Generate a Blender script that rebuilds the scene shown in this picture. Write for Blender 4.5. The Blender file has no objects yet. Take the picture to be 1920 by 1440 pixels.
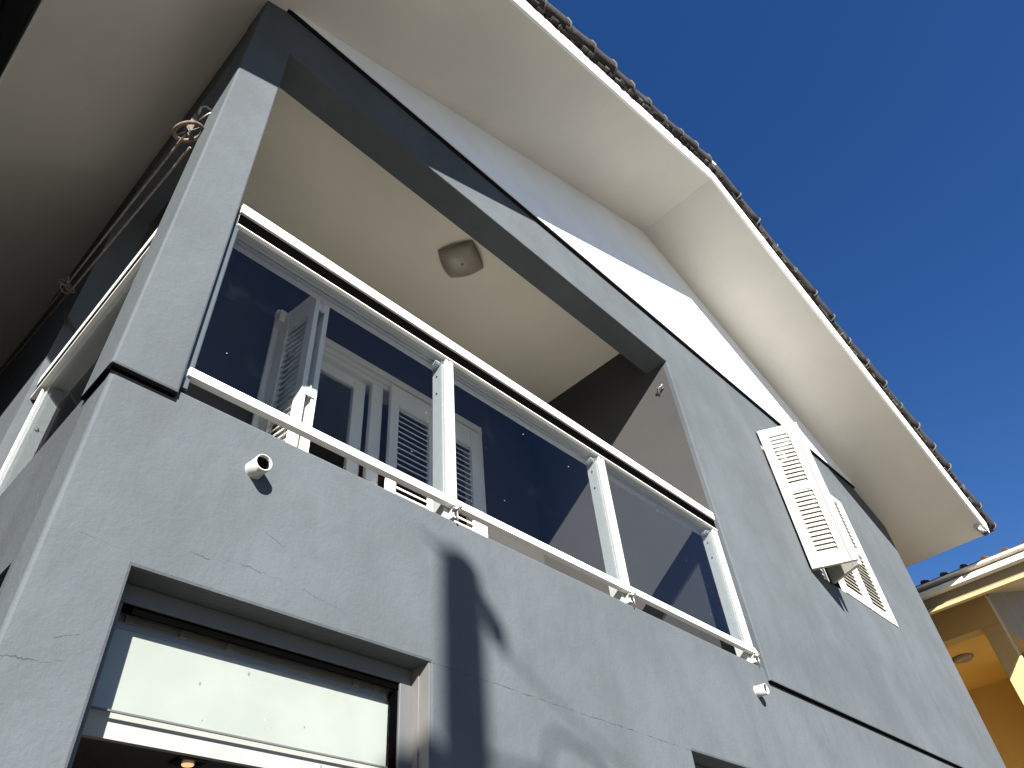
import bpy, bmesh, math, random
from mathutils import Vector, Matrix
random.seed(7)
sc = bpy.context.scene
COL = sc.collection

# ------------------------------------------------------------------ materials
class NT:
    """small helper for building node trees"""
    def __init__(s, name):
        s.m = bpy.data.materials.new(name); s.m.use_nodes = True
        s.t = s.m.node_tree; s.t.nodes.clear()
        s.out = s.t.nodes.new('ShaderNodeOutputMaterial')
    def n(s, typ, **kw):
        nd = s.t.nodes.new(typ)
        for k, v in kw.items():
            if k.startswith('i_'):
                nd.inputs[k[2:].replace('_', ' ')].default_value = v
            else:
                setattr(nd, k, v)
        return nd
    def l(s, a, b): s.t.links.new(a, b)
    def math(s, op, a, b=None, c=None, clamp=False):
        nd = s.t.nodes.new('ShaderNodeMath'); nd.operation = op; nd.use_clamp = clamp
        for i, v in enumerate((a, b, c)):
            if v is None: continue
            if isinstance(v, (int, float)): nd.inputs[i].default_value = v
            else: s.l(v, nd.inputs[i])
        return nd.outputs[0]
    def pos(s):
        g = s.n('ShaderNodeNewGeometry'); return g.outputs['Position']
    def mapped(s, vec, scale):
        mp = s.n('ShaderNodeMapping'); s.l(vec, mp.inputs['Vector'])
        mp.inputs['Scale'].default_value = scale; return mp.outputs[0]
    def noise(s, vec, scale, detail=4, rough=.55):
        nd = s.n('ShaderNodeTexNoise'); s.l(vec, nd.inputs['Vector'])
        nd.inputs['Scale'].default_value = scale; nd.inputs['Detail'].default_value = detail
        nd.inputs['Roughness'].default_value = rough; return nd.outputs['Fac']
    def ramp(s, f, a, b):
        nd = s.n('ShaderNodeMapRange'); nd.interpolation_type = 'SMOOTHSTEP'
        s.l(f, nd.inputs['Value']); nd.inputs['From Min'].default_value = a; nd.inputs['From Max'].default_value = b
        return nd.outputs[0]
    def mix(s, f, a, b):
        nd = s.n('ShaderNodeMix', data_type='RGBA')
        ins = [i for i in nd.inputs if i.type == 'RGBA']
        if isinstance(f, (int, float)): nd.inputs[0].default_value = f
        else: s.l(f, nd.inputs[0])
        for i, v in zip(ins, (a, b)):
            if isinstance(v, tuple): i.default_value = (*v[:3], 1)
            else: s.l(v, i)
        return [o for o in nd.outputs if o.type == 'RGBA'][0]
    def bsdf(s, col, rough=.8, metal=0, spec=.5):
        b = s.n('ShaderNodeBsdfPrincipled')
        if isinstance(col, tuple): b.inputs['Base Color'].default_value = (*col, 1)
        else: s.l(col, b.inputs['Base Color'])
        if isinstance(rough, (int, float)): b.inputs['Roughness'].default_value = rough
        else: s.l(rough, b.inputs['Roughness'])
        b.inputs['Metallic'].default_value = metal
        b.inputs['Specular IOR Level'].default_value = spec
        s.l(b.outputs[0], s.out.inputs['Surface']); s.b = b
        return b
    def bump(s, h, strength, dist=.01):
        bp = s.n('ShaderNodeBump'); bp.inputs['Strength'].default_value = strength
        bp.inputs['Distance'].default_value = dist; s.l(h, bp.inputs['Height'])
        s.l(bp.outputs[0], s.b.inputs['Normal'])

def sep(t, v):
    nd = t.n('ShaderNodeSeparateXYZ'); t.l(v, nd.inputs[0]); return nd.outputs

def stucco(name, base, var=.13, bump=.55, streak=.13, cracks=(), fine=70, rough=.85):
    t = NT(name); p = t.pos(); X, Y, Z = sep(t, p)
    n1 = t.noise(p, 1.3, 5, .6); n2 = t.noise(p, 7, 5, .6)
    st = t.noise(t.mapped(p, (5.5, 5.5, .9)), 1.0, 5, .6)
    dark = tuple(c*(1-var) for c in base); lite = tuple(min(1, c*(1+var*.8)) for c in base)
    c = t.mix(t.ramp(n1, .3, .7), dark, lite)
    cl = t.noise(t.mapped(p, (1, 1, .7)), 3.6, 6, .65)
    c = t.mix(t.math('MULTIPLY', t.ramp(cl, .48, .68), var*3.2, clamp=True), c, tuple(k*(1-var*1.5) for k in base))
    c = t.mix(t.math('MULTIPLY', t.ramp(cl, .46, .28), var*2.2, clamp=True), c, tuple(min(1, k*(1+var*1.3)) for k in base))
    c = t.mix(t.math('MULTIPLY', t.ramp(st, .5, .8), streak*4, clamp=True), c, tuple(k*(1-streak*2.2) for k in base))
    c = t.mix(t.math('MULTIPLY', t.ramp(n2, .56, .75), .35), c, tuple(k*(1-var*1.4) for k in base))
    # scuffs: small dark scratches
    sc1 = t.noise(t.mapped(p, (30, 30, 9)), 1.0, 3, .5)
    c = t.mix(t.math('MULTIPLY', t.ramp(sc1, .70, .78), t.math('MULTIPLY', t.ramp(n2, .5, .65), .35)), c, tuple(k*.55 for k in base))
    hgt = t.math('ADD', t.math('MULTIPLY', t.noise(p, fine, 4, .6), .45), t.math('MULTIPLY', t.noise(p, 16, 5, .62), .9))
    hgt = t.math('ADD', hgt, t.math('MULTIPLY', t.noise(p, 4, 3, .5), .6))
    mask = None
    for (x0, z0, x1, z1, amp, w) in cracks:
        x0, x1, z0, z1 = x0*LS, x1*LS, 1.6+(z0-1.6)*LS, 1.6+(z1-1.6)*LS
        wob = t.noise(t.mapped(p, (1, 1, .12)), 10, 6, .75)
        zc = t.math('ADD', t.math('MULTIPLY', t.math('SUBTRACT', X, x0), (z1-z0)/(x1-x0)), z0)
        zc = t.math('ADD', zc, t.math('MULTIPLY', t.math('SUBTRACT', wob, .5), amp))
        d = t.math('ABSOLUTE', t.math('SUBTRACT', Z, zc))
        ww = t.math('MULTIPLY', t.ramp(t.noise(p, 17, 3, .6), .36, .66), 1.7*w)
        k = t.math('SUBTRACT', 1.0, t.math('DIVIDE', d, t.math('MAXIMUM', ww, 1e-5)), clamp=True)
        k = t.math('MULTIPLY', k, t.math('GREATER_THAN', X, x0)); k = t.math('MULTIPLY', k, t.math('LESS_THAN', X, x1))
        k = t.math('MULTIPLY', k, t.math('LESS_THAN', Y, .02))
        mask = k if mask is None else t.math('MAXIMUM', mask, k)
    if mask is not None:
        c = t.mix(t.math('MULTIPLY', t.ramp(mask, 0, .5), .62), c, tuple(k*.25 for k in base))
    t.bsdf(c, rough, spec=.25); t.bump(hgt, bump, .006)
    return t.m

def paint(name, col, var=.06, rough=.6, bump=.12, scale=2.0, fine=90, spec=.3, dirt=None):
    t = NT(name); p = t.pos()
    n1 = t.noise(p, scale, 4, .55)
    c = t.mix(t.ramp(n1, .3, .7), tuple(k*(1-var) for k in col), tuple(min(1, k*(1+var*.5)) for k in col))
    if dirt:
        n2 = t.noise(p, 11, 5, .65)
        c = t.mix(t.math('MULTIPLY', t.ramp(n2, .58, .75), dirt[1]), c, dirt[0])
    t.bsdf(c, rough, spec=spec); t.bump(t.noise(p, fine, 3, .6), bump, .004)
    return t.m

def plain(name, col, rough=.5, metal=0, spec=.5):
    t = NT(name); p = t.pos(); n1 = t.noise(p, 25, 3, .6)
    c = t.mix(n1, tuple(k*.9 for k in col), tuple(min(1, k*1.08) for k in col))
    r = t.math('ADD', t.math('MULTIPLY', n1, .12), rough-.06)
    t.bsdf(c, r, metal, spec); return t.m

def glass(name, tint, ior=1.5):
    t = NT(name); p = t.pos()
    ge = t.n('ShaderNodeNewGeometry'); dp = t.n('ShaderNodeVectorMath', operation='DOT_PRODUCT')
    t.l(ge.outputs['Normal'], dp.inputs[0]); t.l(ge.outputs['Incoming'], dp.inputs[1])
    k = t.math('SUBTRACT', 1.0, t.math('ABSOLUTE', dp.outputs['Value']), clamp=True)
    fres = t.math('ADD', t.math('MULTIPLY', t.math('POWER', k, 5.0), .60), .024)   # reflectance of one glass face
    tr = t.n('ShaderNodeBsdfTransparent'); tr.inputs[0].default_value = (*tint, 1)
    gl = t.n('ShaderNodeBsdfGlossy'); gl.inputs['Roughness'].default_value = .0
    gl.inputs[0].default_value = (1, 1, 1, 1)
    mx = t.n('ShaderNodeMixShader'); t.l(fres, mx.inputs[0]); t.l(tr.outputs[0], mx.inputs[1]); t.l(gl.outputs[0], mx.inputs[2])
    # light dust specks
    df = t.n('ShaderNodeBsdfDiffuse'); df.inputs[0].default_value = (.6, .6, .6, 1)
    vo = t.n('ShaderNodeTexVoronoi'); t.l(p, vo.inputs['Vector']); vo.inputs['Scale'].default_value = 9
    d = t.math('LESS_THAN', vo.outputs['Distance'], .022)
    film = t.math('MULTIPLY', t.ramp(t.noise(p, 3, 5, .65), .55, .8), .006)
    f2 = t.math('ADD', t.math('MULTIPLY', d, .8), film, clamp=True)
    m2 = t.n('ShaderNodeMixShader'); t.l(f2, m2.inputs[0]); t.l(mx.outputs[0], m2.inputs[1]); t.l(df.outputs[0], m2.inputs[2])
    t.l(m2.outputs[0], t.out.inputs['Surface']); return t.m

LS = .9917    # the lower storey is built this much closer to the street than first measured
GREY = (.0665, .0765, .0855)
CR = ((1.571, 2.617, 3.115, 2.596, .022, .0022), (.345, 2.327, .50, 2.347, .05, .0018), (.37, 2.668, .55, 2.650, .03, .0010),
      (.80, 2.722, 1.02, 2.722, .06, .0018), (1.02, 2.722, 1.22, 2.68, .05, .0010), (.70, 2.715, .76, 2.70, .06, .0014),
      (.45, 2.40, .50, 2.41, .05, .0018), (.90, 2.86, .98, 2.825, .05, .0012))
M = {}
M['stucco'] = stucco('grey_stucco', GREY, cracks=CR)
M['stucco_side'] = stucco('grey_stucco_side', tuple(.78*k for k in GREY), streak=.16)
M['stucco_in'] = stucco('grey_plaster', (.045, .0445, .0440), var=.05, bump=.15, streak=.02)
M['white'] = paint('white_wall_paint', (.79, .815, .84), bump=.1)
M['soffit'] = paint('soffit_paint', (.60, .575, .52), bump=.06, scale=1.2, dirt=((.46, .41, .33), .22))
M['fascia'] = paint('fascia_paint', (.80, .79, .75), bump=.05)
M['alu'] = plain('white_aluminium', (.72, .72, .68), .42)
M['alu_grey'] = plain('grey_aluminium', (.075, .078, .080), .5)
M['jamb'] = plain('painted_jamb', (.115, .113, .108), .5)
M['channel'] = plain('blue_grey_channel', (.055, .068, .076), .4)
M['post'] = plain('off_white_powder_coat', (.40, .40, .375), .45)
M['ceil'] = paint('ceiling_paint', (.74, .70, .60), bump=.06, scale=1.2)
M['rubber_shade'] = plain('black_rubber_and_shade', (.0012, .0012, .0012), .95, spec=.0)  # gasket rubber, also the painted shade under the upper wall
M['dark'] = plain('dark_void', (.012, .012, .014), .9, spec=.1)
M['gutter'] = plain('black_gutter', (.010, .011, .013), .6, spec=.2)
M['glass'] = glass('tinted_glass', (.81, .835, .855))
M['clear'] = glass('clear_glass', (.96, .98, .97))
M['shutter'] = paint('weathered_white_wood', (.46, .44, .395), rough=.65, bump=.35, fine=60, dirt=((.30, .255, .22), .5))
M['door'] = paint('white_wood', (.76, .74, .69), rough=.55, bump=.1)
M['tile'] = paint('dark_roof_tile', (.028, .025, .023), var=.35, rough=.9, bump=.8, fine=40, scale=6, dirt=((.11, .105, .095), .6))
M['tile_lip'] = paint('weathered_tile', (.08, .077, .072), var=.3, rough=.95, bump=.7, fine=50, scale=9)
M['mortar'] = paint('pale_mortar', (.5, .5, .48), var=.2, bump=.8)
M['rust'] = paint('rusty_metal', (.16, .118, .092), var=.4, rough=.8, bump=.6, scale=30)
M['rope'] = paint('pink_beige_rope', (.21, .165, .14), var=.3, rough=.95, scale=60)
M['wire'] = plain('steel_wire', (.30, .30, .29), .45, .7)
M['iron'] = plain('dark_iron', (.02, .02, .02), .6)
M['pvc'] = plain('white_pvc', (.36, .36, .34), .45)
M['pipe_in'] = plain('pipe_inside_shade', (.012, .010, .007), .9, spec=.1)
M['blind'] = paint('blind_fabric', (.235, .243, .222), var=.03, rough=.9, bump=.05, dirt=((.19, .185, .15), .25))
M['lampglass'] = plain('opal_glass', (.27, .245, .20), .35)
M['blackpl'] = plain('black_plastic', (.008, .010, .012), .35)
M['yellow'] = paint('yellow_paint', (.68, .45, .135), var=.05, bump=.1)
M['cream'] = paint('cream_paint', (.50, .37, .17), var=.05, bump=.12)
M['tan'] = paint('tan_paint', (.30, .225, .115), var=.08, bump=.1)
M['brown'] = paint('brown_paint', (.22, .17, .10), var=.08, bump=.1)
M['gut2'] = paint('peeling_gutter', (.74, .71, .64), var=.08, bump=.4, dirt=((.30, .27, .22), .8))
M['clay'] = paint('clay_tile', (.10, .045, .03), var=.3, rough=.9, bump=.5, scale=8)
M['concrete'] = paint('pavement_concrete', (.175, .160, .140), var=.12, rough=.9, bump=.6, scale=1.5, dirt=((.25, .24, .22), .5))
M['asphalt'] = paint('asphalt', (.085, .080, .072), var=.15, rough=.95, bump=.6, scale=1.5)
M['earth'] = paint('dry_ground', (.05, .046, .040), var=.15, rough=.95, bump=.5, scale=.6)
M['wood'] = paint('pole_wood', (.13, .10, .07), var=.25, rough=.9, bump=.6, scale=10)
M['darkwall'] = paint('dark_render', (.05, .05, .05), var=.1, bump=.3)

def specked(name, col, dot, rough=.9):
    t = NT(name); p = t.pos()
    vo = t.n('ShaderNodeTexVoronoi'); t.l(t.mapped(p, (1, 1, .7)), vo.inputs['Vector']); vo.inputs['Scale'].default_value = 30
    sx = sep(t, vo.outputs['Color'])
    r = t.math('ADD', t.math('MULTIPLY', t.math('MULTIPLY', sx[0], sx[0]), .11), .015)
    k = t.math('MULTIPLY', t.math('LESS_THAN', vo.outputs['Distance'], r), t.math('GREATER_THAN', sx[1], .55))
    n1 = t.noise(p, 5, 5, .6)
    c = t.mix(t.ramp(n1, .35, .7), tuple(.94*q for q in col), tuple(1.03*q for q in col))
    c = t.mix(t.math('MULTIPLY', k, .6), c, dot)
    st = t.noise(t.mapped(p, (1.5, 1, 60)), 1.0, 3, .5)
    c = t.mix(t.math('MULTIPLY', t.ramp(st, .62, .7), .04), c, dot)
    t.bsdf(c, rough, spec=.2); t.bump(t.noise(t.mapped(p, (2, 1, 9)), 3, 3, .5), .07, .01); return t.m
M['blind'] = specked('blind_fabric', (.245, .250, .236), (.07, .065, .05))
def emit(name, col, s):
    t = NT(name); e = t.n('ShaderNodeEmission'); e.inputs[0].default_value = (*col, 1); e.inputs[1].default_value = s
    t.l(e.outputs[0], t.out.inputs['Surface']); return t.m
M['bulb'] = emit('lit_bulb', (1, .60, .28), .30)

# ------------------------------------------------------------------ mesh helper
LOW = [False]
class MB:
    def __init__(s): s.v = []; s.f = []; s.sm = []; s.mi = []; s.k = 0
    def add(s, vs, fs, smooth=False):
        o = len(s.v); s.v += [tuple(v) for v in vs]
        for f in fs: s.f.append([i+o for i in f]); s.sm.append(smooth); s.mi.append(s.k)
        return s
    def hexa(s, p):  # bottom 4 ccw, top 4 ccw
        return s.add(p, [(3, 2, 1, 0), (4, 5, 6, 7), (0, 1, 5, 4), (1, 2, 6, 5), (2, 3, 7, 6), (3, 0, 4, 7)])
    def box(s, x0, x1, y0, y1, z0, z1):
        return s.hexa([(x0, y0, z0), (x1, y0, z0), (x1, y1, z0), (x0, y1, z0), (x0, y0, z1), (x1, y0, z1), (x1, y1, z1), (x0, y1, z1)])
    def obox(s, o, u, v, w):  # origin + three edge vectors
        o, u, v, w = map(Vector, (o, u, v, w))
        return s.hexa([o, o+u, o+u+v, o+v, o+w, o+u+w, o+u+v+w, o+v+w])
    def prism(s, poly, vec):
        n = len(poly); vec = Vector(vec); a = [Vector(p) for p in poly]; b = [p+vec for p in a]
        fs = [tuple(range(n))[::-1], tuple(range(n, 2*n))] + [(i, (i+1) % n, (i+1) % n+n, i+n) for i in range(n)]
        return s.add(a+b, fs)
    def tube(s, path, r, n=10, caps=True, closed=False):
        path = [Vector(p) for p in path]; m = len(path); rings = []
        rr = r if isinstance(r, (list, tuple)) else [r]*m
        up = Vector((.13, .31, .94))
        for i, p in enumerate(path):
            if closed: t = path[(i+1) % m]-path[i-1]
            else: t = path[min(i+1, m-1)]-path[max(i-1, 0)]
            t.normalize(); a = t.cross(up)
            if a.length < 1e-4: a = t.cross(Vector((1, 0, 0)))
            a.normalize(); b = t.cross(a)
            rings.append([p+rr[i]*(math.cos(2*math.pi*k/n)*a+math.sin(2*math.pi*k/n)*b) for k in range(n)])
        vs = [q for R in rings for q in R]; fs = []
        for i in range(m if closed else m-1):
            j = (i+1) % m
            fs += [(i*n+k, i*n+(k+1) % n, j*n+(k+1) % n, j*n+k) for k in range(n)]
        s.add(vs, fs, True)
        if caps and not closed:
            s.add(rings[0], [tuple(range(n))[::-1]]); s.add(rings[-1], [tuple(range(n))])
        return s
    def lathe(s, prof, o, ax, n=24):  # prof (r, h) along ax
        o, ax = Vector(o), Vector(ax).normalized(); a = ax.orthogonal().normalized(); b = ax.cross(a)
        vs = [o+ax*h+r*(math.cos(2*math.pi*k/n)*a+math.sin(2*math.pi*k/n)*b) for r, h in prof for k in range(n)]
        fs = [(i*n+k, i*n+(k+1) % n, (i+1)*n+(k+1) % n, (i+1)*n+k) for i in range(len(prof)-1) for k in range(n)]
        return s.add(vs, fs, True)
    def build(s, name, mat, parent=None, bevel=0, off=None, seg=2, wy=None, auto=True):
        if LOW[0]: s.v = [(v[0]*LS, -1.8+(v[1]+1.8)*LS, 1.6+(v[2]-1.6)*LS) for v in s.v]
        me = bpy.data.meshes.new(name)
        off = Vector(off) if off is not None else (Vector(parent['_o']) if parent is not None and '_o' in parent else Vector((0, 0, 0)))
        me.from_pydata([tuple(Vector(v)-off) for v in s.v], [], s.f); me.update()
        for i, p in enumerate(me.polygons): p.use_smooth = s.sm[i]; p.material_index = s.mi[i]
        for m_ in (mat if isinstance(mat, (list, tuple)) else [mat]): me.materials.append(m_)
        bm = bmesh.new(); bm.from_mesh(me); bmesh.ops.remove_doubles(bm, verts=bm.verts, dist=1e-5)
        bmesh.ops.recalc_face_normals(bm, faces=bm.faces)
        if wy is not None:   # bevel weight only on convex outline edges in front of y = wy
            lay = bm.edges.layers.float.new('bevel_weight_edge')
            for e in bm.edges:
                if len(e.link_faces) == 2 and e.calc_face_angle(0) > .5 and all(v.co.y+off.y < wy for v in e.verts): e[lay] = 1.0
        bm.to_mesh(me); bm.free()
        ob = bpy.data.objects.new(name, me); COL.objects.link(ob)
        if parent is not None: ob.parent = parent
        else: ob.location = off
        if bevel:
            md = ob.modifiers.new('bevel', 'BEVEL'); md.width = bevel; md.segments = seg
            md.limit_method = 'WEIGHT' if wy is not None else 'ANGLE'; md.angle_limit = .6
        return ob

def wall_grid(xs, zs, holes, y0, y1, axis='y', fix=None):
    """wall with rectangular holes: columns xs, rows zs, holes = set of (i, j) empty cells"""
    mb = MB(); nx, nz = len(xs)-1, len(zs)-1
    full = lambda i, j: 0 <= i < nx and 0 <= j < nz and (i, j) not in holes
    def P(i, y, j):
        x, z = xs[i], zs[j]
        if fix: x, z = fix(x, z)
        return (x, y, z) if axis == 'y' else (y, x, z)
    for i in range(nx):
        for j in range(nz):
            if not full(i, j): continue
            mb.add([P(i, y0, j), P(i+1, y0, j), P(i+1, y0, j+1), P(i, y0, j+1)], [(0, 1, 2, 3)])
            mb.add([P(i, y1, j), P(i+1, y1, j), P(i+1, y1, j+1), P(i, y1, j+1)], [(3, 2, 1, 0)])
            if not full(i-1, j): mb.add([P(i, y0, j), P(i, y1, j), P(i, y1, j+1), P(i, y0, j+1)], [(0, 3, 2, 1)])
            if not full(i+1, j): mb.add([P(i+1, y0, j), P(i+1, y1, j), P(i+1, y1, j+1), P(i+1, y0, j+1)], [(0, 1, 2, 3)])
            if not full(i, j-1): mb.add([P(i, y0, j), P(i+1, y0, j), P(i+1, y1, j), P(i, y1, j)], [(0, 3, 2, 1)])
            if not full(i, j+1): mb.add([P(i, y0, j+1), P(i+1, y0, j+1), P(i+1, y1, j+1), P(i, y1, j+1)], [(0, 1, 2, 3)])
    return mb

def thing(name, label, cat, loc=(0, 0, 0), group=None):
    o = bpy.data.objects.new(name, None); COL.objects.link(o); o.location = loc
    o['_o'] = tuple(loc); o['label'] = label; o['category'] = cat
    if group: o['group'] = group
    o.empty_display_size = .1
    return o
def tag(o, label, cat, group=None):
    o['label'] = label; o['category'] = cat
    if group: o['group'] = group
    return o
def struct(o): o['kind'] = 'structure'; return o

# ------------------------------------------------------------------ ground
struct(MB().add([(-400, -400, -.12), (400, -400, -.12), (400, 400, -.12), (-400, 400, -.12)], [(0, 1, 2, 3)]).build('ground', M['earth']))
struct(MB().box(-120, 120, -8.6, -2.4, -.116, -.108).build('road', M['asphalt']))
struct(MB().box(-120, 120, -2.4, .15, -.115, 0).build('pavement', M['concrete'], bevel=.015))
struct(MB().box(-120, 120, -11.5, -8.6, -.115, 0).build('pavement', M['concrete'], bevel=.015))

# ------------------------------------------------------------------ the grey house
AX, AZ, SL = 4.44, 7.88, .4365           # ridge of the soffit, slope
EL, ER, YF = -.49, 9.33, -.915           # eaves left/right, front edge of the overhang
YB = 9.0
YU, YG = -.035, -.064                    # front of the upper wall, front of the gable wall
XL, XR, XE = .345, 4.08, 8.72
YW = 1.49                                # back wall of the loggia
sof = lambda x: AZ-SL*abs(x-AX)
house = thing('grey_house', 'grey rendered two storey house with a corner balcony under a white gabled overhang', 'house')

LOW[0] = True
# lower front wall with shopfront opening and a second opening
mb = wall_grid([XL, .567, 1.571, 3.115, 5.0, XE], [-.2, 2.596, 2.617, 3.22], {(1, 0), (1, 1), (3, 0)}, 0, .16,
               fix=lambda x, z: (x, z))
mb.build('lower_wall', M['stucco'], house, bevel=.010, wy=.02)
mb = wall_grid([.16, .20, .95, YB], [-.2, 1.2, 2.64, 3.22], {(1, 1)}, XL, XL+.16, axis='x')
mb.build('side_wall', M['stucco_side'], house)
MB().box(XL+.16, XL+.18, .2, 1.0, 1.2, 2.64).build('side_window', M['dark'], house)
LOW[0] = False
MB().box(XE-.16, XE, .16, YB, 0, 6.0).build('side_wall', M['stucco'], house)
MB().box(XL, XE, YB, YB+.16, 0, 5.9).build('rear_wall', M['stucco'], house)

# upper wall: pillar, lintel beam and the right hand wall are one rendered surface
def fx(x, z):
    if abs(z-3.15) < 1e-6: z = 3.178 if x < 1 else 3.128+(x-4.08)*.0035
    if abs(x-XR) < 1e-6: x = 4.10-(z-3.1)*.014
    return x, z
mb = wall_grid([.328, .532, XR, 5.50, 7.27, 8.04, XE], [3.15, 4.335, 5.705, 5.735, 6.36],
               {(1, 0), (1, 1), (3, 1), (3, 2)}, YU, .165, fix=fx)
for i, v in enumerate(mb.v):      # top edge stays below the soffit
    if v[2] > 6.3: mb.v[i] = (v[0], v[1], min(6.36, sof(v[0])+.02))
mb.build('upper_wall', M['stucco'], house, bevel=.008, wy=0)

# white gable field, standing proud of the grey wall
wb = lambda x: 6.137+.0203*x
xl, xr = .36, 8.75
poly = [(xl, YG, wb(xl)), (8.155, YG, wb(8.155)), (AX, YG, AZ+.02), (xl, YG, sof(xl)+.02)]
MB().prism(poly, (0, .24, 0)).build('gable_wall', M['white'], house)
# black strips painting the shade under the projecting edges
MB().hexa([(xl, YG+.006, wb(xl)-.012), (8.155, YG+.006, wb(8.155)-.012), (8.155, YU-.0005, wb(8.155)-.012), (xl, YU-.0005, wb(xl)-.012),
           (xl, YG+.006, wb(xl)-.0005), (8.155, YG+.006, wb(8.155)-.0005), (8.155, YU-.0005, wb(8.155)-.0005), (xl, YU-.0005, wb(xl)-.0005)]).build('shade_strip', M['dark'], house)
MB().box(.334, .527, YU+.004, -.0155, 3.166, 3.1775).box(.3285, XL-.0035, .001, .164, 3.166, 3.1775).build('shade_strip', M['rubber_shade'], house)
MB().hexa([(4.104, YU+.004, 3.117), (XE-.004, YU+.004, 3.133), (XE-.004, -.0155, 3.133), (4.104, -.0155, 3.117), (4.104, YU+.004, 3.1275), (XE-.004, YU+.004, 3.1435), (XE-.004, -.0155, 3.1435), (4.104, -.0155, 3.1275)]).build('shade_strip', M['rubber_shade'], house)

# overhanging soffit (two sloping slabs), fascia boards, roof with barrel tiles
T = .05
for nm, xa, xb in (('soffit', EL, AX), ('soffit', AX, ER)):
    MB().prism([(xa, YF, sof(xa)), (xb, YF, sof(xb)), (xb, YF, sof(xb)+T), (xa, YF, sof(xa)+T)], (0, YB+.5-YF, 0)).build(nm, M['soffit'], house)
for xa, xb in ((EL, AX), (AX, ER)):
    za, zb = sof(xa), sof(xb)
    MB().hexa([(xa, YF-.002, za-.004), (xb, YF-.002, zb-.004), (xb, YF+.02, zb-.004+.004), (xa, YF+.02, za),
               (xa, YF-.024, za+.125), (xb, YF-.024, zb+.125), (xb, YF+.02, zb+.125), (xa, YF+.02, za+.125)]).build('fascia', M['fascia'], house)
th = math.atan(SL); ct, st = math.cos(th), math.sin(th)
roof = MB()
for sgn, L in ((-1, (AX-EL)/ct), (1, (ER-AX)/ct)):
    u = Vector((sgn*ct, 0, -st)); nrm = Vector((sgn*st, 0, ct)); ap = Vector((AX, 0, AZ))
    def at(d, y, h): return ap+u*d+nrm*h+Vector((0, y, 0))
    # deck
    roof.hexa([at(.0, YF-.015, .115), at(L+.04, YF-.015, .115), at(L+.04, YB+.5, .115), at(0, YB+.5, .115),
               at(.0, YF-.015, .140), at(L+.04, YF-.015, .140), at(L+.04, YB+.5, .140), at(0, YB+.5, .140)])
    n = int(L/.335)+1; pitch = (L+.10)/n
    for row in range(4):
        y = YF-.018+row*.21
        for i in range(n):
            d0, d1 = i*pitch-.03, (i+1)*pitch+.03
            if sgn < 0: d0, d1 = d1-.0, d0     # wide end of every barrel towards +x
            jy = random.uniform(-.014, .014); jh = random.uniform(-.008, .008); roll = random.uniform(-.012, .012)
            A = at(d0, y+jy, .215+jh); B = at(d1, y+jy+roll, .228+jh); D = B-A
            roof.k = 0
            roof.tube([A, A+D*.3, A+D*.7, B], [.060, .066+random.uniform(-.003, .003), .071+random.uniform(-.003, .003), .077], 12)
            roof.k = 1                                  # worn pale lip of the tile
            roof.tube([A+D*.955, A+D*.975, A+D*1.004], [.074, .084, .083], 12)
            roof.k = 0
            if row == 0:   # wavy edges of the pan tiles and lumps of bedding mortar under the barrels
                for m_ in range(5):
                    lo, hi = min(d0, d1), max(d0, d1)
                    dd = lo+(m_+random.uniform(-.15, .15))*(hi-lo)/5; ln = (hi-lo)/5*random.uniform(.7, 1.15); hh = .138+random.uniform(0, .01)
                    yy = YF-.030-random.uniform(0, .035)
                    roof.k = random.choice((0, 0, 1))
                    roof.hexa([at(dd, yy, hh), at(dd+ln, yy+random.uniform(-.016, .016), hh-.004), at(dd+ln, YF+.10, hh), at(dd, YF+.10, hh),
                               at(dd, yy, hh+.020+random.uniform(0, .012)), at(dd+ln, yy, hh+.018), at(dd+ln, YF+.10, hh+.05), at(dd, YF+.10, hh+.05)])
                roof.k = 0
rf = roof.build('roof', [M['tile'], M['tile_lip']], house)
# ridge tiles, the end one bedded in pale mortar
rg = MB()
for i in range(12):
    y0 = YF-.06+i*.8
    rg.tube([(AX, y0, AZ+.225), (AX, y0+.84, AZ+.215)], [.10, .09], 12)
rg.build('ridge', M['tile'], rf)
MB().tube([(AX-.04, YF-.05, AZ+.325), (AX+.10, YF-.05, AZ+.31), (AX+.24, YF-.05, AZ+.25), (AX+.38, YF-.05, AZ+.17)], [.012, .028, .026, .008], 8).build('mortar_bedding', M['mortar'], rf)
# black gutter along the left eave
g = MB()
zt = sof(EL)
g.box(EL-.13, EL-.012, YF-.02, YB+.5, zt-.065, zt+.06)
g.box(EL-.45, EL-.136, YF-.02, YB+.5, zt-.16, zt+.02)
g.build('gutter', M['gutter'], house, bevel=.006)
MB().box(EL-.012, EL, YF, YB+.5, zt-.012, zt+.11).build('eave_trim', M['fascia'], house)
MB().tube([(ER+.002, YF+.01, sof(ER)+.07), (ER+.035, YF+.01, sof(ER)+.055)], .022, 10).build('gutter_end', M['pvc'], house)

jx = lambda z: 4.096-(z-3.1)*.014      # the right hand jamb leans a little
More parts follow.
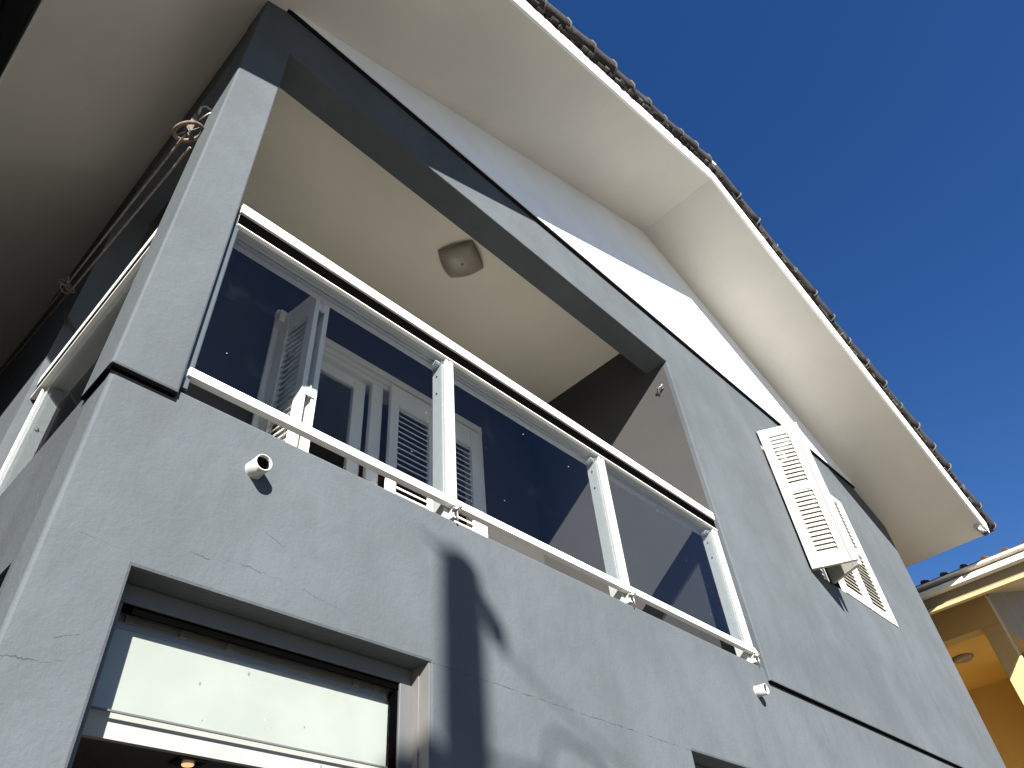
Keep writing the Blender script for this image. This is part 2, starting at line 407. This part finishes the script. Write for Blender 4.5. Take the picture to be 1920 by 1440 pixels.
# loggia: back wall with doorway, inner right wall, ceiling, floor, side lintel
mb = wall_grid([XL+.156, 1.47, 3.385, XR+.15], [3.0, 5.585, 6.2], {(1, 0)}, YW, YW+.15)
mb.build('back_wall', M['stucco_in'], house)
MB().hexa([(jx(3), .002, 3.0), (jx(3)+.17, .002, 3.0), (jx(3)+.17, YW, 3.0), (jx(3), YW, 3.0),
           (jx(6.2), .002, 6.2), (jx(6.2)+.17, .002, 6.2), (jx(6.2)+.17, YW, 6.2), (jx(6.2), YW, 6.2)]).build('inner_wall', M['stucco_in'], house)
MB().box(XL-.012, XL+.155, .165, YW, 5.70, 6.1).build('side_lintel', M['stucco'], house)
MB().box(XL-.012, XL+.155, YW, YB, 3.235, 6.12).build('side_wall', M['stucco'], house)
MB().box(XL-.01, XL+.15, YW+.002, YB, 3.14, 3.235).build('side_band', M['stucco'], house)
MB().box(XL+.155, XR, .165, YW, 6.097, 6.2).build('ceiling', M['ceil'], house)
MB().box(XL+.16, XE-.16, .16, YB, 2.86, 3.0).build('floor_slab', M['concrete'], house)
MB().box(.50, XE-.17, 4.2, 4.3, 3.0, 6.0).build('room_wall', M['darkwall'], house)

# ---- balcony railing (one part of the house with its own pieces)
ZT = 4.252
rail = MB()
rail.box(.545, 4.066, -.022, .105, 4.196, ZT)
rail.box(.545, 4.066, -.006, .10, 4.12, 4.196)
handr = rail.build('railing', M['alu'], house, bevel=.003)
def sub(mb, nm, mat, bevel=0, parent=None): return mb.build(nm, M[mat], parent or handr, bevel=bevel)
sub(MB().box(.55, 4.062, -.012, -.006, 4.124, 4.192), 'gasket', 'rubber_shade')
sub(MB().box(.55, 4.064, -.019, -.012, 4.1125, 4.1195), 'glazing_bead', 'alu', .002)
lv = MB()
for y, w, h in ((.034, .004, .010), (.046, .003, .010), (.068, .003, .006)):
    lv.box(.56, 4.06, y, y+w, 4.12-h, 4.1195)
sub(lv, 'rail_groove', 'alu')
# posts
for i, x in enumerate((1.648, 2.808, 4.0)):
    p = MB()
    p.box(x, x+.05, .012, .078, 3.222, 4.108)
    p.box(x+.006, x+.022, -.012, .0118, 3.306, 4.108)
    p.box(x+.026, x+.050, -.016, .0115, 3.222, 4.104)
    p.box(x+.034, x+.042, -.020, -.0162, 3.30, 4.10)
    ps = sub(p, 'post', 'post', .002)
    b = MB()
    for z in (4.03, 3.92): sub(MB().lathe([(0, 0), (.006, 0), (.006, .003), (0, .004)], (x-.001, .045, z), (-1, 0, 0), 8), 'screw', 'wire')
    b.box(x-.03, x-.001, .02, .06, 4.085, 4.105)
    sub(b, 'angle_bracket', 'alu')
    # wing nut holding the post foot
    q = MB()
    q.tube([(x+.02, -.018, 3.255), (x+.045, -.04, 3.262)], .007, 8)
    q.tube([(x+.022, -.036, 3.282), (x+.048, -.034, 3.238)], .005, 6)
    q.tube([(x+.020, -.034, 3.246), (x+.055, -.036, 3.270)], .005, 6)
    q.tube([(x+.035, -.03, 3.25), (x+.037, -.03, 3.20)], .004, 6)
    sub(q, 'wing_nut', 'wire')
br = MB(); br.box(.545, 4.055, -.022, .008, 3.274, 3.308); br.box(.552, 4.05, -.0242, -.0221, 3.296, 3.302)
sub(br, 'bottom_rail', 'alu', .003)
sub(MB().box(.5335, .5595, -.012, .07, 3.225, 4.105), 'wall_channel', 'channel', .002)
sub(MB().box(.560, .563, -.004, .0005, 3.31, 4.105), 'glazing_bead', 'alu')
for xa, xb in ((.5635, 1.6525), (1.6995, 2.8125), (2.8595, 4.0045)):
    sub(MB().box(xa, xb, .001, .009, 3.302, 4.112), 'glass_panel', 'glass')
# side railing
xs = .352
rail2 = MB(); rail2.box(xs, xs+.12, .17, YW-.002, 4.196, ZT); rail2.box(xs+.012, xs+.12, .17, YW-.002, 4.12, 4.196)
h2 = rail2.build('railing', M['alu'], house, bevel=.003)
sub(MB().box(xs+.004, xs+.0118, .17, YW-.004, 4.124, 4.192), 'gasket', 'rubber_shade', 0, h2)
sub(MB().box(xs, xs+.02, .17, YW-.006, 4.106, 4.119), 'glazing_bead', 'alu', 0, h2)
pp = MB(); pp.box(xs+.03, xs+.10, YW-.14, YW-.085, 3.222, 4.11); pp.box(xs+.014, xs+.0298, YW-.125, YW-.11, 3.222, 4.105)
sub(pp, 'post', 'post', .002, h2)
sub(MB().lathe([(0, 0), (.009, 0), (.009, .004), (0, .005)], (xs+.065, YW-.1405, 3.86), (0, -1, 0), 10), 'screw', 'wire', 0, h2)
sub(MB().box(xs+.018, xs+.026, .175, YW-.145, 3.30, 4.112), 'glass_panel', 'glass', 0, h2)
# side parapet cap: inner lining so that the wall head reads as solid
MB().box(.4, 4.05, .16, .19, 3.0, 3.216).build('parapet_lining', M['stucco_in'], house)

# ---- louvred leaves
def leaf(o, u, n, w, z0, z1, zones, stiles, th=.034, pitch=.042, sl=.046, tilt=60, strip=None):
    """o: hinge point (x, y), u: unit vector along the leaf, n: unit outward normal"""
    mb = MB(); u3 = Vector((u[0], u[1], 0)); n3 = Vector((n[0], n[1], 0)); o3 = Vector((o[0], o[1], 0)); Zv = Vector((0, 0, 1))
    def bx(ua, ub, za, zb, d0=0, d1=th): mb.obox(o3+u3*ua+n3*d0+Zv*za, u3*(ub-ua), n3*(d1-d0), Zv*(zb-za))
    a, b = stiles
    bx(0, a, z0, z1); bx(b, w, z0, z1)
    prev = z0
    for (za, zb) in zones:
        bx(a, b, prev, za, .001, th-.002); prev = zb
        k = za+.006
        while k < zb-.01:
            t_ = math.radians(tilt); dn = Vector((0, 0, 1))*math.sin(t_)-n3*math.cos(t_)
            s0 = o3+u3*a+n3*(th-.004)+Zv*k
            mb.obox(s0, u3*(b-a), dn*sl, (n3*math.sin(t_)+Zv*math.cos(t_))*-.007)
            k += pitch
    bx(a, b, prev, z1, .001, th-.002)
    if strip:
        bx(w+.006, w+strip, z0, z1, .0, th)
    return mb
def unit(a, b): d = math.hypot(b[0]-a[0], b[1]-a[1]); return ((b[0]-a[0])/d, (b[1]-a[1])/d), d

# right hand window of the upper floor
MB().box(5.49, 7.28, .10, .12, 4.30, 5.76).build('window', M['dark'], house)
win = [o for o in house.children if o.name == 'window'][0]
fr = MB(); fr.box(5.50, 5.56, .02, .099, 4.337, 5.733); fr.box(7.21, 7.268, .02, .099, 4.337, 5.733); fr.box(5.56, 7.21, .02, .099, 5.67, 5.733); fr.box(5.56, 7.21, .02, .099, 4.337, 4.39)
fr.box(5.98, 6.06, .03, .098, 4.39, 5.67)
fr.build('frame', M['shutter'], win, bevel=.004)
Z0, Z1 = 4.315, 5.728
zones = ((4.42, 5.03), (5.09, 5.655))
A0, A1 = (5.515, -.040), (5.672, -.350)
u, d = unit(A0, A1)
leaf(A0, u, (u[1], -u[0]) if u[1]*-1+(-u[0])*-.5 > 0 and False else (-abs(u[1]), -abs(u[0])), .300, Z0, Z1, zones, (.075, .245), strip=.055).build('shutter', M['shutter'], house, bevel=.003)
B0, B1 = (5.735, -.335), (5.86, -.045)
u, d = unit(B0, B1)
leaf(B0, u, (abs(u[1]), -abs(u[0])), d, Z0+.004, Z1-.006, zones, (.06, d-.06)).build('shutter', M['shutter'], house, bevel=.003)
leaf((6.16, -.006), (1, 0), (0, -1), .52, 4.34, 5.726, zones, (.07, .45)).build('shutter', M['shutter'], house, bevel=.003)
leaf((6.69, -.006), (1, 0), (0, -1), .565, 4.34, 5.726, zones, (.07, .43)).build('shutter', M['shutter'], house, bevel=.003)
MB().box(6.30, 6.42, YU-.02, YU-.001, 6.18, 6.215).build('shutter_catch', M['white'], house)

# balcony door: frame, sliding sashes, louvred leaves
dz = 5.585
door = MB()
door.box(1.44, 3.41, YW-.03, YW-.001, 5.535, 5.60); door.box(1.44, 1.50, YW-.03, YW-.001, 3.0, 5.535); door.box(3.355, 3.41, YW-.03, YW-.001, 3.0, 5.535)
door.box(1.472, 3.383, YW+.001, YW+.14, 5.45, 5.583); door.box(1.50, 3.355, YW-.015, YW+.0005, 5.49, 5.535)
dr = door.build('balcony_door', M['door'], house, bevel=.005)
sash = MB()
sash.box(2.17, 2.27, YW+.05, YW+.09, 3.02, 5.45); sash.box(1.52, 1.60, YW+.05, YW+.09, 3.02, 5.45); sash.box(1.60, 2.17, YW+.052, YW+.088, 5.36, 5.45)
sash.build('sash', M['door'], dr, bevel=.004)
MB().box(1.60, 2.17, YW+.066, YW+.074, 3.05, 5.36).build('pane', M['clear'], dr)
s2 = MB(); s2.box(2.30, 2.40, YW+.005, YW+.045, 3.02, 5.45); s2.box(3.26, 3.35, YW+.005, YW+.045, 3.02, 5.45)
s2.build('sash', M['door'], dr, bevel=.004)
dzn = ((3.15, 4.1), (4.2, 5.29))
leaf((2.43, YW-.028), (1, 0), (0, -1), .465, 3.02, 5.475, dzn, (.075, .37), pitch=.05, sl=.05, tilt=50).build('louvred_leaf', M['door'], dr, bevel=.003)
leaf((2.905, YW-.028), (1, 0), (0, -1), .445, 3.02, 5.475, dzn, (.10, .34), pitch=.05, sl=.05, tilt=50).build('louvred_leaf', M['door'], dr, bevel=.003)
C0, C1 = (1.50, YW-.06), (1.535, 1.06)
u, d = unit(C0, C1)
leaf(C0, u, (-abs(u[1]), -abs(u[0])), d, 3.02, 5.50, dzn, (.09, d-.07), pitch=.05, sl=.05, tilt=50).build('louvred_leaf', M['door'], dr, bevel=.003)
leaf((1.612, 1.066), (-u[0]*0, 1), (-1, 0), .36, 3.02, 5.50, dzn, (.07, .30), pitch=.05, sl=.05, tilt=50).build('louvred_leaf', M['door'], dr, bevel=.003)
for z in (5.30, 4.55, 3.5):
    hg = MB()
    hg.tube([(1.556, 1.056, z), (1.556, 1.056, z+.09)], .008, 8); hg.box(1.522, 1.592, 1.0575, 1.0596, z+.01, z+.08)
    hg.build('hinge', M['alu'], dr)
MB().box(1.43, 1.50, YW-.10, YW-.032, 5.42, 5.53).build('stop_block', M['door'], dr, bevel=.004)

LOW[0] = True
# drain spouts through the wall
def spout(x, z, r, ln):
    o = MB()
    prof = [(r+.003, .004), (r+.002, -.002), (r, -.01), (r, -ln), (r-.004, -ln), (r-.004, .0)]
    o.lathe([(rr, -h) for rr, h in prof], (x, 0, z), (0, -1, -.05), 24)
    s_ = o.build('drain_spout', M['pvc'], house)
    MB().lathe([(0, .001), (r-.0045, .001), (r-.0045, ln-.012)], (x, 0, z), (0, -1, -.05), 24).build('bore', M['pipe_in'], s_)  # near-black colour puts the shade inside the pipe
spout(.832, 3.050, .029, .060)
spout(3.95, 3.040, .029, .060)

# shopfront window of the ground floor
wf = MB()
wf.box(.567, 1.571, .085, .128, 2.565, 2.6165)
wf.box(1.512, 1.5705, .085, .128, 0, 2.565); wf.box(.5675, .60, .085, .128, 0, 2.565)
wn = wf.build('shop_window', M['alu_grey'], house, bevel=.003)
MB().box(1.5665, 1.5708, .006, .052, -.1, 2.6165).box(1.561, 1.5708, .0525, .0845, -.1, 2.6165).build('jamb_lining', M['jamb'], wn)
MB().box(.60, 1.512, .092, .098, 2.542, 2.5645).build('head_gasket', M['rubber_shade'], wn)
MB().box(1.500, 1.5118, .094, .128, 2.0, 2.542).build('head_gasket', M['rubber_shade'], wn)
tr = MB(); tr.box(.605, 1.50, .1335, .1385, 2.520, 2.556)
for x in (.63, .78, .92, 1.36, 1.44): tr.box(x, x+.022, .127, .1334, 2.534, 2.556)
tr.build('blind_track', M['jamb'], wn, bevel=.001)
MB().box(.60, 1.4995, .118, .123, 2.316, 2.5335).build('pane', M['clear'], wn)
MB().box(.60, 1.4995, .117, .124, 2.311, 2.3155).build('pane_edge', M['alu_grey'], wn)
bl = MB(); bl.box(.5675, 1.5705, .140, .158, 2.258, 2.6165)
tag(bl.build('roller_blind', M['blind'], None, off=(1.061, .13, 2.25)), 'cream white blind behind the glass of the ground floor shop window', 'blind')
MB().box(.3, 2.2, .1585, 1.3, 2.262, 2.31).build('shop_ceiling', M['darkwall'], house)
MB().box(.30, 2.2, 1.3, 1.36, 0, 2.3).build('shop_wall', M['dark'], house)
dl = thing('downlight', 'lit square black downlight in the dark ceiling below the blind', 'light', (.902, .178, 2.2526))
MB().box(.872, .948, .166, .226, 2.254, 2.2615).build('bezel', M['blackpl'], dl, bevel=.002)
MB().lathe([(0, 0), (.012, 0), (.014, -.003), (.016, .0)], (.91, .196, 2.2515), (0, 0, 1), 20).build('lamp_glass', M['bulb'], dl)

# second ground floor opening
w2 = MB(); w2.box(3.115, 5.0, .10, .15, 2.545, 2.595); w2.box(3.115, 3.17, .10, .15, 0, 2.545); w2.box(4.945, 5.0, .10, .15, 0, 2.545)
w2o = w2.build('shop_window', M['alu_grey'], house, bevel=.003)
MB().box(3.17, 4.945, .12, .126, .1, 2.545).build('pane', M['clear'], w2o)
MB().box(2.3, 5.1, .9, .95, 0, 2.8).build('shop_wall', M['dark'], house)

LOW[0] = False
# ------------------------------------------------------------------ small things on the house
# ceiling lamp: square cushion of glass
lm = thing('ceiling_lamp', 'square pillow shaped glass lamp on the balcony ceiling', 'lamp', (2.345, .545, 6.097))
c = MB(); N = 14; S = .150; cx, cy = 2.345, .545
ang = math.radians(28)
def lp(i, j):
    a, b = i/(N/2)-1, j/(N/2)-1
    x = a*(1-.10*(b*b))*S*1.0; y = b*(1-.10*(a*a))*S*1.0
    r2 = max(abs(a), abs(b)); z = -.085+.045*(a*a+b*b)*.55+.03*(r2**6)
    return (cx+x*math.cos(ang)-y*math.sin(ang), cy+x*math.sin(ang)+y*math.cos(ang), 6.097+z)
vs = [lp(i, j) for i in range(N+1) for j in range(N+1)]
fs = [(i*(N+1)+j, (i+1)*(N+1)+j, (i+1)*(N+1)+j+1, i*(N+1)+j+1) for i in range(N) for j in range(N)]
c.add(vs, fs, True)
shade = c.build('shade', M['lampglass'], lm)
so = shade.modifiers.new('solid', 'SOLIDIFY'); so.thickness = .008
MB().lathe([(0, -.006), (.010, -.006), (.012, 0), (.006, .03)], (cx, cy-.01, 6.097-.086), (0, 0, 1), 14).build('finial', M['wire'], lm)
MB().box(cx-.07, cx+.07, cy-.07, cy+.07, 6.045, 6.096).build('mount', M['door'], lm)

# wrought hook on the inner right wall
hk = MB(); hx = XR-.012
hk.tube([(hx, .105, 5.425), (hx-.02, .10, 5.455), (hx-.035, .085, 5.475), (hx-.02, .06, 5.490), (hx-.01, .055, 5.47), (hx-.03, .075, 5.455)], .0055, 8)
hk.tube([(hx, .105, 5.425), (hx-.02, .085, 5.45), (hx-.04, .06, 5.455), (hx-.045, .045, 5.475), (hx-.02, .05, 5.495)], .0050, 8)
hk.tube([(hx-.01, .11, 5.475), (hx-.03, .10, 5.485), (hx-.04, .09, 5.47)], .0045, 8)
hk.tube([(hx+.010, .105, 5.424), (hx-.002, .105, 5.424)], .012, 10)
tag(hk.build('wall_hook', M['wire'], None, off=(XR, .105, 5.42)), 'small twisted steel hook high on the inner side wall of the balcony', 'hook')

# clothes line pulley on the back edge of the corner pillar
pu = thing('pulley', 'rusty clothes line pulley hanging from the side of the corner pillar', 'pulley', (.318, .14, 4.95))
h_ = MB()
h_.tube([(.345, .150, 5.02), (.322, .165, 5.045), (.300, .165, 5.045), (.286, .165, 5.01), (.288, .175, 4.965)], .006, 8)
h_.tube([(.340, .135, 4.995), (.325, .150, 4.985), (.300, .180, 4.93)], .004, 6)
h_.build('hook', M['wire'], pu)
wc = Vector((.284, .185, 4.802)); wa = Vector((.56, .10, -.82)).normalized()
a1 = wa.orthogonal().normalized(); b1 = wa.cross(a1)
MB().tube([wc+.062*(math.cos(t*math.pi/12)*a1+math.sin(t*math.pi/12)*b1) for t in range(24)], .009, 8, closed=True).build('wheel', M['rust'], pu)
MB().obox(wc-wa*.016+Vector((-.008, -.006, -.02)), (.016, .003, 0), (.003, .012, .004), (.006, -.004, .155)).obox(wc+wa*.010+Vector((-.008, -.006, -.02)), (.010, .002, 0), (.003, .012, .004), (.004, -.004, .150)).build('bracket', M['rust'], pu)
MB().tube([wc-wa*.022, wc+wa*.022], .010, 10).tube([wc-.06*a1, wc+.06*a1], .004, 6).tube([wc-.06*b1, wc+.06*b1], .004, 6).build('axle', M['iron'], pu)
# the two runs of the line and the spacer ring that joins them
ra = [Vector((.276, .175, 4.745)), Vector((.261, 1.5, 4.91)), Vector((.250, 2.6, 5.083)), Vector((.20, 7.5, 5.75))]
rb_ = [Vector((.318, .195, 4.715)), Vector((.290, 1.5, 4.88)), Vector((.266, 2.6, 5.037)), Vector((.216, 7.5, 5.72))]
ln = MB().tube(ra, .005, 8).tube(rb_, .005, 8)
tag(ln.build('clothes_line', M['rope'], None, off=(.30, .2, 4.75)), 'pinkish beige clothes line running back along the side wall from the pulley', 'rope')
sp = MB(); c0 = Vector((.266, 1.5, 4.895))
for k, (dx, dz_) in enumerate(((-.02, .012), (.016, -.004), (-.004, -.022))):
    sp.tube([c0+Vector((dx, 0, dz_))+.026*Vector((math.cos(t*math.pi/8), .35*math.sin(t*math.pi/8+k), math.sin(t*math.pi/8))) for t in range(16)], .0038, 6, closed=True)
sp.tube([c0+Vector((-.02, -.05, .02)), c0+Vector((.02, .05, -.02))], .004, 6)
tag(sp.build('line_spacer', M['rust'], None, off=c0), 'small rusty wire spacer ring clipped on the clothes line', 'spacer')
# loops of black wire tied to the edge of the rear corner
tw = MB()
for k in range(3):
    o_ = Vector((XL-.02, YW-.01, 4.62+.012*k))
    tw.tube([o_+Vector((.02, 0, 0)), o_+Vector((-.03, -.03, .03)), o_+Vector((-.02, -.05, .01)), o_+Vector((.06, -.01, -.03)), o_+Vector((.09, -.01, -.07-.02*k))], .0022, 6)
tag(tw.build('black_wire', M['iron'], None, off=(XL, YW-.01, 4.62)), 'knotted black wire tied round the rear corner behind the side railing', 'wire')

# security camera under the right end of the overhang
zs_ = sof(9.19)
cam_ = thing('security_camera', 'small white security camera with black lens hood under the right end of the eaves', 'camera', (9.19, -.855, zs_))
nn = Vector((-SL, 0, -1)).normalized()
MB().lathe([(0, 0), (.040, 0), (.040, .010), (.034, .016), (0, .018)], (9.19, -.855, zs_-.001), nn, 20).build('base', M['pvc'], cam_)
ax_ = Vector((.95, -.28, -.30)).normalized(); p0 = Vector((9.19, -.855, zs_))+nn*.018
MB().tube([p0, p0+nn*.012+ax_*.01, p0+nn*.018+ax_*.03], .012, 10).lathe([(0, 0), (.026, 0), (.026, .075), (0, .075)], p0+nn*.018+ax_*.0, ax_, 20).build('body', M['pvc'], cam_)
MB().lathe([(0, .0), (.032, 0), (.034, .045), (.026, .046), (.024, .01), (0, .008)], p0+nn*.018+ax_*.0755, ax_, 20).build('lens_hood', M['blackpl'], cam_)

# ------------------------------------------------------------------ neighbour to the right
nb = thing('yellow_house', 'yellow house with a corner porch and peeling white gutter beside the grey house', 'house', (10.4, 0, 0))
XN, XW, Y0, Y1 = 9.5, 10.92, -.321, -.090
YN = -1.22                                  # front verge
zsf = lambda x: 5.30+.336*(x-9.62)          # sloping soffit
g = MB()
g.box(XN, XN+.012, YN, 8, 5.414, 5.476); g.box(XN+.012, XN+.105, YN, 8, 5.414, 5.426); g.box(XN+.093, XN+.105, YN, 8, 5.426, 5.50)
gt = g.build('gutter', M['gut2'], nb, bevel=.004)
for y in (-.85, .55): MB().box(XN-.006, XN+.110, y, y+.033, 5.405, 5.4135).box(XN-.006, XN-.0005, y, y+.033, 5.4135, 5.485).build('gutter_bracket', M['iron'], gt)
MB().box(XN+.11, XN+.15, YN, 8, 5.29, 5.535).build('fascia', M['brown'], nb)
MB().box(XN+.015, XN+.14, YN-.02, 8, 5.537, 5.562).build('eave_board', M['gut2'], nb)
MB().box(XN+.085, XN+.1605, YN, 8, 5.250, 5.287).build('moulding', M['cream'], nb)
MB().prism([(XN+.152, YN, zsf(XN+.152)), (16, YN, zsf(16)), (16, YN, zsf(16)+.06), (XN+.152, YN, zsf(XN+.152)+.06)], (0, 8-YN, 0)).build('soffit', M['cream'], nb)
zc = 5.347
MB().box(XW, XW+.23, Y0, Y1, 0, zc).build('column', M['cream'], nb, bevel=.006)
MB().prism([(XW, Y0, zc), (XW, 6, zc), (XW, 6, zsf(XW)+.02), (XW, Y0, zsf(XW)+.02)], (.23, 0, 0)).build('beam', M['cream'], nb)
MB().prism([(XW+.23, Y0, zc), (15.5, Y0, zc), (15.5, Y0, zsf(15.5)+.02), (XW+.23, Y0, zsf(XW+.23)+.02)], (0, .23, 0)).box(12.35, 15.5, Y0, Y1, 0, zc).build('gable_wall', M['tan'], nb)  # the box is a pier added to keep sun off the porch wall
MB().box(XW+.23, 15.5, Y1, 6, zc+.02, 5.43).build('porch_ceiling', M['yellow'], nb)
MB().box(13.25, 13.4, -.3, 6, 0, zc+.02).build('porch_wall', M['yellow'], nb)
MB().box(XW+.03, 13.25, Y0+.03, 6, 2.9, 3.1).build('porch_floor', M['cream'], nb)
MB().box(XW+.06, 15.5, .5, 6, 0, 2.9).build('lower_wall', M['cream'], nb)
MB().box(XW+.06, XW+.12, Y1, 5.5, 3.1, 3.7).build('porch_parapet', M['cream'], nb)
rt = MB()
ztop = lambda x: 5.545+.345*(x-XN)
rt.hexa([(XN+.02, YN-.03, ztop(XN)), (13.5, YN-.03, ztop(13.5)), (13.5, 8, ztop(13.5)), (XN+.02, 8, ztop(XN)), (XN+.02, YN-.03, ztop(XN)+.03), (13.5, YN-.03, ztop(13.5)+.03), (13.5, 8, ztop(13.5)+.03), (XN+.02, 8, ztop(XN)+.03)])
for k in range(36):
    y = YN+.05+k*.24
    rt.tube([(XN+.05, y, ztop(XN)+.045), (13.5, y, ztop(13.5)+.03)], [.036, .036], 8)
rt.build('roof', M['clay'], nb)
pl = thing('porch_lamp', 'round flat ceiling lamp in the yellow porch next door', 'lamp', (11.77, .447, zc+.02))
MB().lathe([(.0, .058), (.064, .055), (.11, .042), (.132, .019), (.138, 0)], (11.77, .447, zc+.019), (0, 0, -1), 28).build('diffuser', M['lampglass'], pl)
MB().lathe([(.140, 0), (.147, 0), (.147, .012), (.140, .014)], (11.77, .447, zc+.0195), (0, 0, -1), 28).build('rim', M['brown'], pl)
bk = MB(); bk.lathe([(0, .03), (.05, .028), (.055, .0)], (13.25, .426, 4.43), (-1, 0, 0), 14); bk.tube([(13.23, .426, 4.40), (13.22, .405, 4.34)], .012, 8)
tag(bk.build('wall_bell', M['iron'], None, off=(13.25, .426, 4.43)), 'small dark round bell on the yellow porch wall next door', 'bell')

# ------------------------------------------------------------------ things that only show by the shade they cast
# pole across the street, whose shadow falls on the front wall
def sh(x, z, y=-6.2): return (x+y*.738, y, z-y*.691)
px, py, pz = sh(1.722, 3.045)
pole = thing('utility_pole', 'wooden utility pole across the street casting its shadow on the grey wall', 'pole', (px, py, 0))
MB().tube([(px, py, -.1), (px, py, pz-.10), (px, py, pz-.03), (px-.01, py, pz)], [.11, .088, .080, .04], 16).build('shaft', M['wood'], pole)
ins = MB()
ins.tube([sh(1.78, 2.95), sh(1.83, 2.90), sh(1.875, 2.84)], [.016, .022, .030], 8)
ins.tube([sh(1.87, 2.86), sh(1.895, 2.79), sh(1.905, 2.73)], [.028, .046, .020], 10)
ins.tube([sh(1.74, 2.80), sh(1.80, 2.78), sh(1.87, 2.82)], .010, 8)
ins.build('insulator', M['iron'], pole)
w = MB()
w.tube([sh(1.70, 3.02), sh(1.62, 3.04), sh(1.50, 3.085)], [.018, .013, .004], 6)
w.tube([sh(1.905, 2.735), sh(2.10, 2.64), sh(2.36, 2.52), sh(3.4, 2.1), sh(6.5, 1.3)], .005, 6)
w.build('cable', M['iron'], pole)
co = MB(); cc = Vector(sh(2.27, 2.30))
co.tube([cc+Vector((.20*math.cos(t*math.pi/12), .03*math.sin(t), .17*math.sin(t*math.pi/12))) for t in range(24)], .009, 8, closed=True)
co.tube([sh(1.72, 2.33), sh(2.1, 2.33)], .012, 6)
co.build('cable_coil', M['iron'], pole)
bxp = Vector(sh(1.56, 2.27)); MB().box(bxp.x-.10, bxp.x+.06, bxp.y-.1, bxp.y+.1, bxp.z-.35, bxp.z+.08).build('junction_box', M['iron'], pole, bevel=.02)
# unseen building added on the left to darken the soffit and side wall
lb = thing('shade_building', 'unseen dark building added across the passage to shade the left side of the grey house', 'building', (-3.5, 6, 0))
wall_grid([-.3, 2.0, 3.2, 6.0, 7.2, 12], [-.2, 3.6, 5.0, 7.4], {(1, 1), (3, 1)}, -1.85, -1.65, axis='x').build('wall', M['darkwall'], lb)
MB().box(-5.5, -1.85, -.3, -.1, -.2, 7.4).box(-5.5, -1.85, 11.8, 12, -.2, 7.4).box(-5.7, -5.5, -.3, 12, -.2, 7.4).build('wall', M['darkwall'], lb)
for y in (2.0, 6.0): MB().box(-1.80, -1.77, y, y+1.2, 3.6, 5.0).build('window', M['dark'], lb)
MB().box(-5.8, -1.62, -.35, 12.05, 7.4, 7.55).build('roof', M['gutter'], lb)

# ------------------------------------------------------------------ light
sd = Vector((.738, 1.0, -.691)).normalized()
sl = bpy.data.lights.new('sun', 'SUN'); sl.energy = 5.0; sl.angle = math.radians(.53); sl.color = (1, .955, .88)
so_ = bpy.data.objects.new('sun', sl); COL.objects.link(so_); so_.rotation_euler = sd.to_track_quat('-Z', 'Y').to_euler(); so_.location = (-8, -12, 14)
wd = bpy.data.worlds.new('World'); sc.world = wd; wd.use_nodes = True
nt = wd.node_tree; bg = nt.nodes['Background']
sky = nt.nodes.new('ShaderNodeTexSky'); sky.sky_type = 'NISHITA'; sky.sun_disc = False
sky.sun_elevation = math.asin(-sd.z); sky.sun_rotation = math.atan2(-sd.x, -sd.y) % (2*math.pi)
sky.air_density = 1.0; sky.dust_density = .1; sky.ozone_density = 3.0
hs = nt.nodes.new('ShaderNodeHueSaturation'); hs.inputs['Saturation'].default_value = 1.28; hs.inputs['Value'].default_value = .94; hs.inputs['Hue'].default_value = .513
nt.links.new(sky.outputs[0], hs.inputs['Color']); nt.links.new(hs.outputs[0], bg.inputs['Color']); bg.inputs['Strength'].default_value = .0395

# ------------------------------------------------------------------ camera
cd = bpy.data.cameras.new('camera'); cd.sensor_width = 36; cd.lens = 1362.95*36/1920; cd.clip_end = 2000; cd.clip_start = .05
co_ = bpy.data.objects.new('camera', cd); COL.objects.link(co_)
R = Matrix(((0.6960673, -0.45615354, -0.55444951), (-0.7139042, -0.52185841, -0.46690962), (-0.07636167, 0.72082435, -0.6888985)))
# rows of R are the world axes in camera space
co_.matrix_world = Matrix.Translation((0, -1.8, 1.6)) @ R.to_4x4()
sc.camera = co_
sc.view_settings.view_transform = 'Standard'; sc.view_settings.look = 'None'; sc.view_settings.exposure = 1.9; sc.view_settings.gamma = 1
for o in list(COL.objects):
    if '_o' in o: del o['_o']
